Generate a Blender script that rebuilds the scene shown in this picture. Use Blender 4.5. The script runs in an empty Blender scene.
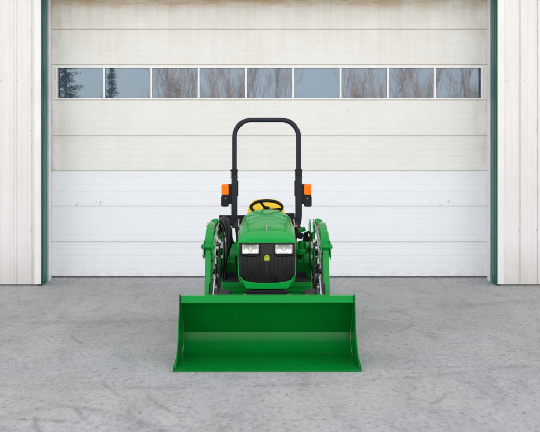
import bpy, math, random
from mathutils import Vector, Matrix, Euler
random.seed(7)
R = math.radians
S = bpy.context.scene
COL = S.collection

# ------------------------------------------------------------------ materials
class NT:
    def __init__(s, m):
        m.use_nodes = True; s.t = m.node_tree; s.t.nodes.clear()
        s.out = s.t.nodes.new('ShaderNodeOutputMaterial')
    def n(s, typ, **kw):
        nd = s.t.nodes.new(typ)
        for k, v in kw.items():
            if k.startswith('i_'):
                nd.inputs[k[2:].replace('_', ' ')].default_value = v
            else: setattr(nd, k, v)
        return nd
    def l(s, a, b): s.t.links.new(a, b)
    def noise(s, vec, scale, detail=4, rough=.55, dist=0):
        nd = s.n('ShaderNodeTexNoise'); s.l(vec, nd.inputs['Vector'])
        nd.inputs['Scale'].default_value = scale; nd.inputs['Detail'].default_value = detail
        nd.inputs['Roughness'].default_value = rough; nd.inputs['Distortion'].default_value = dist
        return nd.outputs['Fac']
    def mp(s, vec, scale=(1,1,1), loc=(0,0,0), rot=(0,0,0)):
        nd = s.n('ShaderNodeMapping'); s.l(vec, nd.inputs['Vector'])
        nd.inputs['Scale'].default_value = scale; nd.inputs['Location'].default_value = loc; nd.inputs['Rotation'].default_value = rot
        return nd.outputs[0]
    def ramp(s, fac, stops):
        nd = s.n('ShaderNodeValToRGB'); s.l(fac, nd.inputs[0])
        cr = nd.color_ramp
        while len(cr.elements) < len(stops): cr.elements.new(.5)
        for e, (p, c) in zip(cr.elements, stops):
            e.position = p; e.color = (c, c, c, 1) if isinstance(c, (int, float)) else (*c, 1)
        return nd.outputs[0]
    def mix(s, f, a, b, mode='MIX'):
        nd = s.n('ShaderNodeMix', data_type='RGBA', blend_type=mode)
        for k, v in ((0, f), (6, a), (7, b)):
            if isinstance(v, (int, float)): nd.inputs[k].default_value = v if k == 0 else (v, v, v, 1)
            elif isinstance(v, tuple): nd.inputs[k].default_value = (*v, 1)
            else: s.l(v, nd.inputs[k])
        return nd.outputs[2]
    def m(s, op, a, b=None, c=None, clamp=False):
        nd = s.n('ShaderNodeMath', operation=op, use_clamp=clamp)
        for k, v in enumerate((a, b, c)):
            if v is None: continue
            if isinstance(v, (int, float)): nd.inputs[k].default_value = v
            else: s.l(v, nd.inputs[k])
        return nd.outputs[0]
    def bsdf(s, color, rough=.5, metal=0, bump=None, bstr=.2, bdist=.01, coat=0, ior=1.5, spec=None, em=None, coatr=.08):
        b = s.n('ShaderNodeBsdfPrincipled')
        for k, v in (('Base Color', color), ('Roughness', rough), ('Metallic', metal), ('IOR', ior)):
            if isinstance(v, tuple): b.inputs[k].default_value = (*v, 1)
            elif isinstance(v, (int, float)): b.inputs[k].default_value = v
            else: s.l(v, b.inputs[k])
        b.inputs['Coat Weight'].default_value = coat; b.inputs['Coat Roughness'].default_value = coatr
        if spec is not None: b.inputs['Specular IOR Level'].default_value = spec
        if em: b.inputs['Emission Color'].default_value = (*em[0], 1); b.inputs['Emission Strength'].default_value = em[1]
        if bump is not None:
            bp = s.n('ShaderNodeBump'); s.l(bump, bp.inputs['Height'])
            bp.inputs['Strength'].default_value = bstr; bp.inputs['Distance'].default_value = bdist
            s.l(bp.outputs[0], b.inputs['Normal'])
        s.l(b.outputs[0], s.out.inputs[0])
        return b
    def obj(s): return s.n('ShaderNodeTexCoord').outputs['Object']
    def pos(s): return s.n('ShaderNodeNewGeometry').outputs['Position']

def mat(name):
    m = bpy.data.materials.new(name); return m, NT(m)

def simple(name, col, rough=.5, metal=0, var=.15, sc=14, coat=0, bump=.0, **kw):
    m, t = mat(name); o = t.obj()
    f = t.noise(o, sc, 5)
    c = t.mix(t.ramp(f, [(.3, 0.), (.7, 1.)]), tuple(x*(1-var) for x in col), tuple(min(1, x*(1+var)) for x in col))
    r = t.m('MULTIPLY_ADD', t.noise(o, sc*2.3, 4), .25, rough-.12, clamp=True)
    t.bsdf(c, r, metal, bump=t.noise(o, sc*8, 3) if bump else None, bstr=bump, bdist=.003, coat=coat, **kw)
    return m

M = {}
def green_paint(name, base, rough, dust):
    m, t = mat(name); o = t.obj()
    d = t.ramp(t.noise(o, 5, 6, .65), [(.45, 0.), (.85, 1.)])
    sp = t.ramp(t.noise(o, 90, 3, .6), [(.62, 0.), (.75, 1.)])
    f = t.m('MULTIPLY', t.m('MAXIMUM', d, t.m('MULTIPLY', sp, .5)), dust)
    c = t.mix(f, base, (.16, .19, .13))
    
    r = t.m('MULTIPLY_ADD', t.noise(o, 9, 5, .6), .22, rough-.1, clamp=True)
    t.bsdf(c, r, 0, bump=t.noise(o, 40, 2), bstr=.03, bdist=.002, coat=.38, coatr=.06, spec=.08)
    return m
M['green'] = green_paint('green paint', (.0, .275, .036), .38, .012)
M['green_hood'] = green_paint('hood paint', (.0, .34, .046), .34, .008)
def bucket_mat():
    m, t = mat('bucket paint'); o = t.obj()
    base = t.mix(t.ramp(t.noise(o, 2.2, 5, .6), [(.35, 0.), (.7, 1.)]), (.0, .175, .020), (.0, .21, .027))
    scr = t.ramp(t.noise(t.mp(o, (60, 4, 4)), 2, 4, .6), [(.66, 0.), (.74, 1.)])
    dust = t.ramp(t.noise(o, 7, 6, .7), [(.5, 0.), (.9, 1.)])
    sep = t.n('ShaderNodeSeparateXYZ'); t.l(o, sep.inputs[0])
    low = t.ramp(sep.outputs[2], [(.0, 1.), (.10, .15), (.3, 0.)])
    scl = t.ramp(t.noise(t.mp(o, (.6, 7, 7), rot=(0, .1, .15)), 7, 5, .7), [(.58, 0.), (.64, 1.)])
    c = t.mix(t.m('MULTIPLY', dust, .025), base, (.16, .19, .13))
    c = t.mix(t.m('MULTIPLY', t.m('MULTIPLY', low, scl), .25), c, (.10, .16, .08))
    r = t.m('MULTIPLY_ADD', t.noise(o, 6, 5, .6), .25, .20, clamp=True)
    t.bsdf(c, r, 0, bump=t.noise(o, 3.5, 3), bstr=.06, bdist=.01, coat=.34, coatr=.19, spec=.04)
    return m
M['bucket'] = bucket_mat()
M['yellow'] = simple('yellow vinyl', (.88, .56, .006), .5, var=.06)
M['yellow_plate'] = simple('yellow decal', (.72, .66, .04), .4, var=.03)
M['decal_green'] = simple('decal green', (.22, .36, .02), .4, var=.03)
M['navy'] = simple('black frame paint', (.005, .010, .022), .3, var=.15, spec=.25)
M['black'] = simple('black plastic', (.006, .006, .008), .4, var=.3, bump=.1, spec=.22)
M['brown'] = simple('dark housing', (.030, .022, .018), .6, var=.2, spec=.25)
M['rubber'] = simple('rubber', (.022, .021, .021), .8, var=.3, bump=.3)
M['dusty_rubber'] = simple('dusty tyre rubber', (.075, .07, .066), .85, var=.4, bump=.4, sc=25)
M['hose'] = simple('hose rubber', (.008, .008, .010), .4, var=.2, spec=.3)
M['mat'] = simple('floor mat', (.030, .032, .038), .75, var=.2, bump=.3, spec=.25)
M['chrome'] = simple('chrome', (.75, .76, .78), .22, 1, var=.08)
M['zinc'] = simple('zinc fittings', (.55, .54, .50), .4, .8, var=.15, sc=50)
M['amber'] = simple('amber lens', (.95, .17, .0), .3, var=.05, coat=.15, spec=.1, em=((1., .25, .0), .03))
M['red'] = simple('red plastic', (.6, .02, .03), .4)
M['orange'] = simple('orange plastic', (.9, .22, .02), .4)
M['trans'] = simple('grey transmission casing', (.03, .12, .035), .5, var=.2)

def grille_mat():
    m, t = mat('grille mesh'); o = t.obj()
    w = t.n('ShaderNodeTexWave', wave_type='BANDS', bands_direction='X'); t.l(o, w.inputs['Vector'])
    w.inputs['Scale'].default_value = 42; w.inputs['Distortion'].default_value = 0
    w2 = t.n('ShaderNodeTexWave', wave_type='BANDS', bands_direction='Z'); t.l(o, w2.inputs['Vector'])
    w2.inputs['Scale'].default_value = 42; w2.inputs['Distortion'].default_value = 0
    h = t.m('MULTIPLY', w.outputs['Fac'], w2.outputs['Fac'])
    d = t.ramp(t.noise(o, 18, 6, .7), [(.5, 0.), (.85, 1.)])
    c = t.mix(t.m('MULTIPLY', d, .22), (.006, .006, .007), (.09, .075, .06))
    c = t.mix(t.ramp(h, [(.45, 0.), (.6, 1.)]), c, (.003, .003, .003))
    t.bsdf(c, t.ramp(t.noise(o, 9, 5, .6), [(.35, .22), (.7, .42)]), bump=h, bstr=-.35, bdist=.003, spec=.32)
    return m
M['grille'] = grille_mat()
def lens_mat():
    m, t = mat('clear lens')
    b = t.bsdf((1., 1., 1.), .06, ior=1.45); b.inputs['Transmission Weight'].default_value = 1
    return m
M['lens'] = lens_mat()
M['reflector'] = simple('lamp reflector', (.85, .85, .83), .26, .55, var=.08, sc=40)
M['bulb'] = simple('bulb', (.9, .72, .5), .3, em=((1., .7, .45), .15))

def door_mat():
    m, t = mat('white door steel'); p = t.pos()
    sep = t.n('ShaderNodeSeparateXYZ'); t.l(p, sep.inputs[0]); z = sep.outputs[2]; x = sep.outputs[0]
    gr = t.noise(t.mp(p, (1.2, 1, 60)), 3, 5, .6)
    grain = t.ramp(gr, [(.3, 0.), (.7, 1.)])
    run = t.noise(t.mp(p, (9, 1, .5)), 1.2, 5, .65)
    big = t.noise(t.mp(p, (.8, 1, 1.4)), 1.1, 5, .6)
    # old yellowed sections above the replaced lower ones; grime thickest at the top
    old = t.ramp(t.m('DIVIDE', z, 6), [(1.765/6, 0.), (1.77/6, 1.)])
    top = t.ramp(t.m('DIVIDE', z, 6), [(3.3/6, 0.), (4.0/6, .35), (4.5/6, 1.)])
    new = t.mix(grain, (.765, .775, .788), (.805, .812, .822))
    oldc = t.mix(grain, (.73, .71, .66), (.80, .78, .735))
    c = t.mix(old, new, oldc)
    dirt = t.m('MULTIPLY', t.ramp(t.m('MULTIPLY_ADD', run, .5, t.m('MULTIPLY', big, .5)), [(.42, 0.), (.65, 1.)]), t.m('MULTIPLY_ADD', top, .5, t.m('MULTIPLY', old, .12)))
    c = t.mix(dirt, c, (.50, .43, .32))
    rust = t.ramp(t.m('DIVIDE', z, 6), [(4.30/6, 0.), (4.46/6, 1.)])
    rn = t.ramp(t.noise(t.mp(p, (1.0, 1, 5)), 2, 6, .7), [(.35, 0.), (.62, 1.)])
    c = t.mix(t.m('MULTIPLY', t.m('MULTIPLY', rust, rn), .8), c, (.45, .29, .13))
    # grime collecting beside the jambs
    ax = t.m('ABSOLUTE', x)
    eg = t.ramp(t.m('DIVIDE', ax, 4), [(3.05/4, 0.), (3.48/4, 1.)])
    eg2 = t.m('MULTIPLY', t.m('MULTIPLY', eg, t.ramp(t.noise(t.mp(p, (4, 1, 1.6)), 2, 5, .6), [(.4, 0.), (.75, 1.)])), t.m('MULTIPLY_ADD', old, .5, .12))
    c = t.mix(eg2, c, (.38, .33, .25))
    # small scuffs
    sc = t.ramp(t.noise(t.mp(p, (14, 1, 30)), 3, 3, .5), [(.74, 0.), (.78, 1.)])
    c = t.mix(t.m('MULTIPLY', sc, .35), c, (.35, .33, .31))
    # tick marks and splashes
    for (x0_, x1_, z0_, z1_) in ((-3.1, -2.62, 1.215, 1.28), (2.55, 2.98, 1.22, 1.30), (-2.2, -2.05, .66, .70), (1.2, 1.26, 2.62, 2.75)):
        bx_ = t.m('MULTIPLY', t.m('MULTIPLY', t.m('GREATER_THAN', x, x0_), t.m('LESS_THAN', x, x1_)), t.m('MULTIPLY', t.m('GREATER_THAN', z, z0_), t.m('LESS_THAN', z, z1_)))
        tk = t.ramp(t.noise(t.mp(p, (26, 1, 5)), 2, 3, .5), [(.60, 0.), (.66, 1.)])
        c = t.mix(t.m('MULTIPLY', t.m('MULTIPLY', bx_, tk), .55), c, (.25, .24, .24))
    lowz = t.ramp(t.m('DIVIDE', z, 6), [(.08/6, 1.), (.20/6, .35), (.5/6, 0.)])
    sp_ = t.ramp(t.noise(t.mp(p, (1, 1, 1.6)), 9, 7, .75), [(.42, 0.), (.68, 1.)])
    c = t.mix(t.m('MULTIPLY', t.m('MULTIPLY', lowz, sp_), .6), c, (.45, .43, .41))
    t.bsdf(c, t.m('MULTIPLY_ADD', big, .2, .4), bump=gr, bstr=.12, bdist=.003)
    return m
M['door'] = door_mat()
M['door_frame'] = simple('white window frame', (.80, .79, .76), .4, var=.05, sc=4)
M['seal'] = simple('black weather seal', (.02, .022, .024), .7)
M['joint'] = simple('dirty joint filler', (.27, .26, .245), .8)
M['jamb_seal'] = simple('white vinyl seal', (.80, .81, .82), .5, var=.08, sc=3)
M['jamb_grey'] = simple('grey track steel', (.26, .32, .38), .45, .2, var=.15, sc=5)
def teal_mat():
    m, t = mat('green trim'); p = t.pos()
    n = t.noise(t.mp(p, (8, 8, .8)), 2, 5, .6)
    c = t.mix(t.ramp(n, [(.4, 0.), (.75, 1.)]), (.006, .095, .072), (.025, .14, .115))
    t.bsdf(c, .4, bump=n, bstr=.1)
    return m
M['teal'] = teal_mat()
def siding_mat():
    m, t = mat('white ribbed siding'); p = t.pos()
    sep = t.n('ShaderNodeSeparateXYZ'); t.l(p, sep.inputs[0]); z = sep.outputs[2]
    n = t.noise(t.mp(p, (14, 14, .6)), 1.5, 5, .65)
    b = t.noise(t.mp(p, (1, 1, .6)), 1.6, 5, .6)
    c = t.mix(t.ramp(n, [(.35, 0.), (.7, 1.)]), (.75, .712, .68), (.81, .775, .745))
    c = t.mix(t.m('MULTIPLY', t.ramp(b, [(.45, 0.), (.8, 1.)]), .25), c, (.58, .54, .50))
    low = t.ramp(t.m('DIVIDE', z, 6), [(0., 1.), (.12, 0.)])
    c = t.mix(t.m('MULTIPLY', t.m('MULTIPLY', low, b), .7), c, (.38, .33, .29))
    t.bsdf(c, .42, bump=n, bstr=.06, bdist=.003)
    return m
M['siding'] = siding_mat()
M['rib_lap'] = simple('weathered lap seam', (.60, .53, .44), .55, var=.2, sc=6)
M['trim_white'] = simple('white corner trim', (.80, .78, .755), .4, var=.05, sc=3)
M['screw'] = simple('rusty screw heads', (.42, .34, .27), .5, var=.3)
M['roof'] = simple('green roof steel', (.02, .10, .07), .5)
M['base'] = simple('concrete footing', (.22, .22, .21), .9, var=.2, bump=.3)

def glass_mat():
    m, t = mat('window glass with painted sky blue'); p = t.pos()
    d = t.ramp(t.noise(t.mp(p, (1.2, 1, 3)), 2.5, 6, .7), [(.45, 0.), (.9, 1.)])
    b = t.bsdf(t.mix(d, (.035, .055, .08), (.09, .10, .11)), .015, ior=2.1, bump=t.noise(p, 1.3, 2), bstr=.02, bdist=.01)
    b.inputs['Specular Tint'].default_value = (.68, .81, .94, 1)  # blue of the reflected sky put into the tint, the sky itself is desaturated
    return m
M['glass'] = glass_mat()
M['bark'] = simple('bare twig bark', (.46, .28, .20), .9, var=.3, sc=2)
M['conifer'] = simple('conifer needles', (.022, .042, .018), .9, var=.45, sc=2)
M['trunk'] = simple('conifer bark', (.09, .06, .045), .9, var=.3)

def ground_mat():
    m, t = mat('worn concrete'); p = t.pos()
    ridge = t.noise(t.mp(p, (1, .42, 1), rot=(0, 0, .5)), 1.1, 8, .62, .8)
    mid = t.noise(t.mp(p, (1, .38, 1), rot=(0, 0, -.35)), 3.6, 8, .68, .5)
    fine = t.noise(t.mp(p, (1, .5, 1)), 24, 6, .74)
    grit = t.noise(p, 110, 3, .7)
    c = t.mix(t.ramp(ridge, [(.30, 0.), (.72, 1.)]), (.36, .366, .358), (.485, .487, .474))
    c = t.mix(t.m('MULTIPLY', t.ramp(mid, [(.34, 1.), (.5, 0.)]), .58), c, (.25, .243, .238))
    c = t.mix(t.m('MULTIPLY', t.ramp(mid, [(.52, 0.), (.75, 1.)]), .55), c, (.54, .525, .505))
    warm = t.ramp(t.noise(p, .42, 4), [(.42, 0.), (.68, 1.)])
    c = t.mix(t.m('MULTIPLY', warm, .38), c, (.42, .375, .345))
    c = t.mix(t.m('MULTIPLY', t.ramp(fine, [(.32, 1.), (.46, 0.)]), .8), c, (.19, .182, .175))
    c = t.mix(t.m('MULTIPLY', t.ramp(fine, [(.53, 0.), (.70, 1.)]), .6), c, (.58, .565, .545))
    c = t.mix(t.m('MULTIPLY', t.ramp(grit, [(.30, 1.), (.42, 0.)]), .35), c, (.09, .085, .08))
    # hairline scratches and trowel lines
    for (sx, sy, rz, sc_, w_, am) in ((1, .35, .4, 1.7, .007, .30), (.5, 1.1, -.2, 1.3, .006, .24), (1, .6, 1.1, 3.1, .010, .2)):
        nn = t.noise(t.mp(p, (sx, sy, 1), rot=(0, 0, rz)), sc_, 5, .62, .7)
        ln_ = t.ramp(t.m('ABSOLUTE', t.m('SUBTRACT', nn, .5)), [(w_*.3, 1.), (w_*1.6, 0.)])
        c = t.mix(t.m('MULTIPLY', t.m('MULTIPLY', ln_, t.ramp(mid, [(.42, 0.), (.6, 1.)])), am), c, (.19, .187, .18))
        l2 = t.ramp(t.m('ABSOLUTE', t.m('SUBTRACT', nn, .535)), [(w_*.5, 1.), (w_*2.4, 0.)])
        c = t.mix(t.m('MULTIPLY', t.m('MULTIPLY', l2, t.ramp(mid, [(.40, 1.), (.55, 0.)])), am*.9), c, (.58, .57, .55))
    # crumbs and pits
    v = t.n('ShaderNodeTexVoronoi'); t.l(t.mp(p, (1, .7, 1)), v.inputs['Vector']); v.inputs['Scale'].default_value = 9; v.inputs['Randomness'].default_value = 1
    pit = t.ramp(v.outputs['Distance'], [(.03, 1.), (.11, 0.)])
    pm = t.ramp(t.noise(p, 1.7, 4), [(.44, 0.), (.56, 1.)])
    c = t.mix(t.m('MULTIPLY', t.m('MULTIPLY', pit, pm), .9), c, (.075, .07, .066))
    # old tyre scuffs: arcs worn into the slab
    brk = t.ramp(t.noise(p, 2.3, 5, .6), [(.38, 0.), (.6, 1.)])
    tread = t.ramp(t.noise(p, 14, 3), [(.3, .3), (.6, 1.)])
    wob = t.m('MULTIPLY_ADD', t.noise(p, 1.5, 3), .16, -.08)
    for (cx, cy, r, w, s) in ((-2.9, 3.6, 2.9, .05, .5), (-2.3, 2.2, 3.6, .035, .45), (-1.1, 13.5, 6.9, .05, .35), (1.8, 2.6, 4.8, .06, .3), (-4.2, 26, 16.4, .16, .32), (4.6, 3.2, 3.1, .05, .3), (-6.4, 5.2, 4.4, .05, .4)):
        d = t.n('ShaderNodeVectorMath', operation='DISTANCE'); t.l(t.n('ShaderNodeVectorMath', operation='MULTIPLY').outputs[0], d.inputs[0])
        ml = d.inputs[0].links[0].from_node; t.l(p, ml.inputs[0]); ml.inputs[1].default_value = (1, 1, 0)
        d.inputs[1].default_value = (cx, cy, 0)
        a = t.m('ABSOLUTE', t.m('SUBTRACT', t.m('ADD', d.outputs['Value'], wob), r))
        k = t.ramp(a, [(w*.4, 1.), (w*1.6, 0.)])
        k = t.m('MULTIPLY', t.m('MULTIPLY', k, brk), t.m('MULTIPLY', tread, s))
        c = t.mix(k, c, (.17, .166, .162))
    def circ(cx, cy, wb=None):
        ml = t.n('ShaderNodeVectorMath', operation='MULTIPLY'); t.l(p, ml.inputs[0]); ml.inputs[1].default_value = (1, 1, 0)
        d = t.n('ShaderNodeVectorMath', operation='DISTANCE'); t.l(ml.outputs[0], d.inputs[0]); d.inputs[1].default_value = (cx, cy, 0); return d.outputs['Value']
    for (mx_, my_, L_, r2, sgn) in ((-1.22, 6.57, .42, 1.6, 1), (-1.29, 5.86, .36, 1.4, 1), (-1.47, 5.50, .34, 1.2, 1), (-1.97, 8.72, .50, 1.8, 1), (-.80, 6.15, .35, 2, 1), (1.5, 9.4, .5, 2.2, -1), (1.25, 6.3, .3, 1.5, -1)):
        ring = t.m('ABSOLUTE', t.m('SUBTRACT', t.m('ADD', circ(mx_+sgn*.905*r2, my_+.42*r2), t.m('MULTIPLY', wob, .3)), r2))
        k = t.m('MULTIPLY', t.ramp(ring, [(.004, 1.), (.034, 0.)]), t.ramp(circ(mx_, my_), [(L_*.45, 1.), (L_, 0.)]))
        c = t.mix(t.m('MULTIPLY', k, t.m('MULTIPLY_ADD', brk, .35, .15)), c, (.16, .158, .155))
    # damp oil blotch
    ob = t.ramp(t.m('ADD', t.m('MULTIPLY', t.noise(p, 3, 4), .0), t.noise(p, .8, 3)), [(.66, 0.), (.72, 1.)])
    c = t.mix(t.m('MULTIPLY', ob, .25), c, (.22, .225, .235))
    h = t.m('ADD', t.m('MULTIPLY', mid, 1.0), t.m('MULTIPLY_ADD', fine, .45, t.m('MULTIPLY', grit, .12)))
    h = t.m('SUBTRACT', h, t.m('MULTIPLY', t.m('MULTIPLY', pit, pm), .3))
    t.bsdf(c, .88, bump=h, bstr=.55, bdist=.02, spec=.25)
    return m
M['ground'] = ground_mat()
M['pebble'] = simple('grit', (.22, .21, .195), .9, var=.5, sc=40)

# ------------------------------------------------------------------ mesh helpers
class MB:
    def __init__(s): s.v = []; s.f = []
    def add(s, vs, fs):
        o = len(s.v); s.v += [tuple(v) for v in vs]; s.f += [tuple(i+o for i in f) for f in fs]; return s
    def box(s, x0, x1, y0, y1, z0, z1, rot=None, piv=None):
        vs = [Vector((x, y, z)) for x in (x0, x1) for y in (y0, y1) for z in (z0, z1)]
        if rot:
            c = Vector(piv) if piv else Vector(((x0+x1)/2, (y0+y1)/2, (z0+z1)/2))
            m = Euler(rot).to_matrix(); vs = [m @ (v-c)+c for v in vs]
        return s.add(vs, [(0,1,3,2),(4,6,7,5),(0,4,5,1),(2,3,7,6),(0,2,6,4),(1,5,7,3)])
    def sweep(s, path, prof, ref=(0,1,0), closed=False, scales=None, caps=True):
        P = [Vector(p) for p in path]; n = len(P); k = len(prof); ref = Vector(ref); vs = []
        for i, p in enumerate(P):
            a = P[(i-1) % n] if closed or i > 0 else p; b = P[(i+1) % n] if closed or i < n-1 else p
            t = (b-a).normalized(); u = ref - t*ref.dot(t)
            if u.length < 1e-4: u = Vector((1,0,0)) - t*t.x
            u.normalize(); w = t.cross(u); sc = scales[i] if scales else 1
            vs += [p + (u*q[0] + w*q[1])*sc for q in prof]
        fs = []
        for i in range(n if closed else n-1):
            j = (i+1) % n
            for q in range(k): r = (q+1) % k; fs.append((i*k+q, i*k+r, j*k+r, j*k+q))
        if not closed and caps: fs.append(tuple(range(k))[::-1]); fs.append(tuple((n-1)*k+q for q in range(k)))
        return s.add(vs, fs)
    def tube(s, path, r, seg=12, **kw):
        return s.sweep(path, [(r*math.cos(2*math.pi*i/seg), r*math.sin(2*math.pi*i/seg)) for i in range(seg)], **kw)
    def prism(s, poly, x0, x1, axis='x'):
        n = len(poly); vs = []
        for x in (x0, x1):
            for (a, b) in poly:
                vs.append({'x': (x, a, b), 'y': (a, x, b), 'z': (a, b, x)}[axis])
        fs = [tuple(range(n))[::-1], tuple(range(n, 2*n))] + [(i, (i+1) % n, n+(i+1) % n, n+i) for i in range(n)]
        return s.add(vs, fs)
    def lathe(s, prof, c, axis='x', seg=32, a0=0):
        # prof: (axial, radius)
        vs = []; k = len(prof)
        for i in range(seg):
            a = a0+2*math.pi*i/seg
            for (h, r) in prof:
                u, w = r*math.cos(a), r*math.sin(a)
                vs.append({'x': (c[0]+h, c[1]+u, c[2]+w), 'y': (c[0]+u, c[1]+h, c[2]+w), 'z': (c[0]+u, c[1]+w, c[2]+h)}[axis])
        fs = [(i*k+q, i*k+q+1, ((i+1) % seg)*k+q+1, ((i+1) % seg)*k+q) for i in range(seg) for q in range(k-1)]
        return s.add(vs, fs)
    def cyl(s, c, r, h0, h1, axis='x', seg=20):
        return s.lathe([(h0, .0001), (h0, r), (h1, r), (h1, .0001)], c, axis, seg)

def props(o, label=None, cat=None, group=None, kind=None):
    for k, v in (('label', label), ('category', cat), ('group', group), ('kind', kind)):
        if v: o[k] = v
    return o
def pieces(mb):
    """the loose pieces of a mesh builder, each as its own builder"""
    par = list(range(len(mb.v)))
    def find(a):
        while par[a] != a: par[a] = par[par[a]]; a = par[a]
        return a
    for f in mb.f:
        for i in f[1:]: par[find(i)] = find(f[0])
    groups = {}
    for f in mb.f: groups.setdefault(find(f[0]), []).append(f)
    out = []
    for fs in groups.values():
        ids = sorted({i for f in fs for i in f}); ix = {i: k for k, i in enumerate(ids)}
        q = MB(); q.add([mb.v[i] for i in ids], [tuple(ix[i] for i in f) for f in fs]); out.append(q)
    return out
SPLIT = {'hose_clamp', 'rear_guard', 'gland', 'fitting', 'cylinder_pin', 'hose_crimp', 'hood_hinge_rod', 'grille_rib', 'lens_screw', 'lap_seam', 'section_joint', 'spoke', 'rear_crossbar', 'hinge_pin', 'knee_plate', 'mast_plate', 'fender_rib', 'link_plate', 'control_console', 'grille_bezel', 'hydraulic_bolt', 'glazed_section'}
def obj(name, mb, m, parent=None, bevel=0, ang=35, smooth=True, segs=2, label=None):
    while parent and parent.parent and parent.parent.parent: parent = parent.parent
    if name in SPLIT:
        ps = pieces(mb)
        if len(ps) > 1: return [obj1(name, p, m, parent, bevel, ang, smooth, segs, label) for p in ps][0]
    return obj1(name, mb, m, parent, bevel, ang, smooth, segs, label)
def obj1(name, mb, m, parent=None, bevel=0, ang=35, smooth=True, segs=2, label=None):
    me = bpy.data.meshes.new(name); me.from_pydata(mb.v, [], mb.f); me.validate()
    import bmesh
    bm = bmesh.new(); bm.from_mesh(me); bmesh.ops.recalc_face_normals(bm, faces=bm.faces); bm.to_mesh(me); bm.free()
    me.materials.append(m)
    if smooth:
        me.polygons.foreach_set('use_smooth', [True]*len(me.polygons)); me.set_sharp_from_angle(angle=R(ang))
    o = bpy.data.objects.new(name, me); COL.objects.link(o)
    if parent: o.parent = parent
    if bevel:
        b = o.modifiers.new('bevel', 'BEVEL'); b.width = bevel; b.segments = segs; b.limit_method = 'ANGLE'; b.angle_limit = R(30); b.harden_normals = True
    if label: o['label'] = label
    return o
def empty(name, loc, rz=0, **kw):
    o = bpy.data.objects.new(name, None); COL.objects.link(o); o.location = loc; o.rotation_euler = (0, 0, rz)
    return props(o, **kw)
def spl(pts, n=8):
    """Catmull-Rom through the points"""
    P = [Vector(p) for p in pts]; P = [P[0]*2-P[1]] + P + [P[-1]*2-P[-2]]; out = []
    for i in range(1, len(P)-2):
        a, b, c, d = P[i-1:i+3]
        for k in range(n):
            t = k/n; out.append(.5*((2*b)+(c-a)*t+(2*a-5*b+4*c-d)*t*t+(3*b-a-3*c+d)*t**3))
    out.append(P[-2]); return out
def rprof(w, h, r, n=4):
    out = []
    for (sx, sy, a0) in ((1, 1, 0), (-1, 1, 90), (-1, -1, 180), (1, -1, 270)):
        for i in range(n+1):
            a = R(a0+90*i/n); out.append((sx*(w/2-r)+r*math.cos(a), sy*(h/2-r)+r*math.sin(a)))
    return out

# ------------------------------------------------------------------ ground
WALL, DOOR = 13.2, 13.74
XL, XR = -3.491, 3.468
m = MB()
m.add([(-250, -250, 0), (250, -250, 0), (250, 300, 0), (-250, 300, 0)], [(0, 1, 2, 3)])
props(obj('ground', m, M['ground'], smooth=False), kind='structure')
m = MB()
m.prism([(13.22, .0), (13.32, .005), (13.50, .018), (13.64, .04), (13.72, .07), (14.6, .074), (14.6, -.1), (13.22, -.1)], XL-.3, XR+.3)
props(obj('pavement', m, M['ground']), kind='structure')

m = MB(); m.add([(-250, -250, .004), (250, -250, .004), (250, -13, .004), (-250, -13, .004)], [(0, 1, 2, 3)])
props(obj('field', m, simple('dry grass field', (.21, .17, .075), .95, var=.4, sc=1.2, bump=.5), smooth=False), kind='structure')
# grit lying on the slab
m = MB()
for i in range(520):
    y = 4.3+8.9*random.random()**.8; x = (random.random()-.5)*y*.68
    if random.random() < .5: x = random.gauss(random.choice([-2.6, 1.9, 3, -1.5]), .9)
    r = random.uniform(.0018, .0048) * (1.6 if random.random() < .06 else 1)
    if abs(x) < .85 and 7.1 < y < 11: continue
    a = random.random()*6; vs = []
    for k in range(5):
        q = a+k*1.257; vs.append((x+r*math.cos(q)*random.uniform(.7, 1.3), y+r*math.sin(q)*random.uniform(.7, 1.3), 0))
    vs2 = [(v[0]*.6+x*.4, v[1]*.6+y*.4, r*.75) for v in vs]
    m.add(vs+vs2, [tuple(range(5, 10))]+[(k, (k+1) % 5, 5+(k+1) % 5, 5+k) for k in range(5)])
props(obj('gravel', m, M['pebble'], smooth=False), label='loose dark grit scattered over the worn grey concrete', cat='grit', kind='stuff')

# ------------------------------------------------------------------ building
B = empty('warehouse_building', (0, WALL, 0), label='white metal clad workshop with ribbed siding and a wide overhead door', cat='building')
WY = -WALL   # children are in local coordinates: y_local = y_world - WALL
def siding(x0, x1, z0, z1, seams):
    """trapezoid-ribbed sheet facing -y"""
    pts = [(x0, 0)]
    for sx in sorted(seams):
        if x0+.03 < sx < x1-.03:
            pts += [(sx-.026, 0), (sx-.014, -.019), (sx+.014, -.019), (sx+.026, 0)]
            if sx+.09 < x1-.05: pts += [(sx+.085, 0), (sx+.09, -.003), (sx+.10, -.003), (sx+.105, 0)]
            if sx+.18 < x1-.05: pts += [(sx+.165, 0), (sx+.17, -.003), (sx+.18, -.003), (sx+.185, 0)]
    pts.append((x1, 0)); poly = pts + [(x1, .05), (x0, .05)]
    mb = MB(); mb.prism(poly, z0, z1, axis='z'); return mb
HW = 11.0; TOPZ = 6.4; OPZ = 4.62
PITCH = .2675
seamsL = [-3.618-k*PITCH for k in range(28)]; seamsR = [3.575+k*PITCH for k in range(28)]
obj('wall_panel', siding(-HW, XL-.10, .03, TOPZ, seamsL), M['siding'], B, ang=20)
obj('wall_panel', siding(XR+.10, HW, .03, TOPZ, seamsR), M['siding'], B, ang=20)
obj('wall_panel', siding(XL-.10, XR+.10, OPZ+.1, TOPZ, [XL-.1+PITCH*k for k in range(1, 27)]), M['siding'], B, ang=20)
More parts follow.
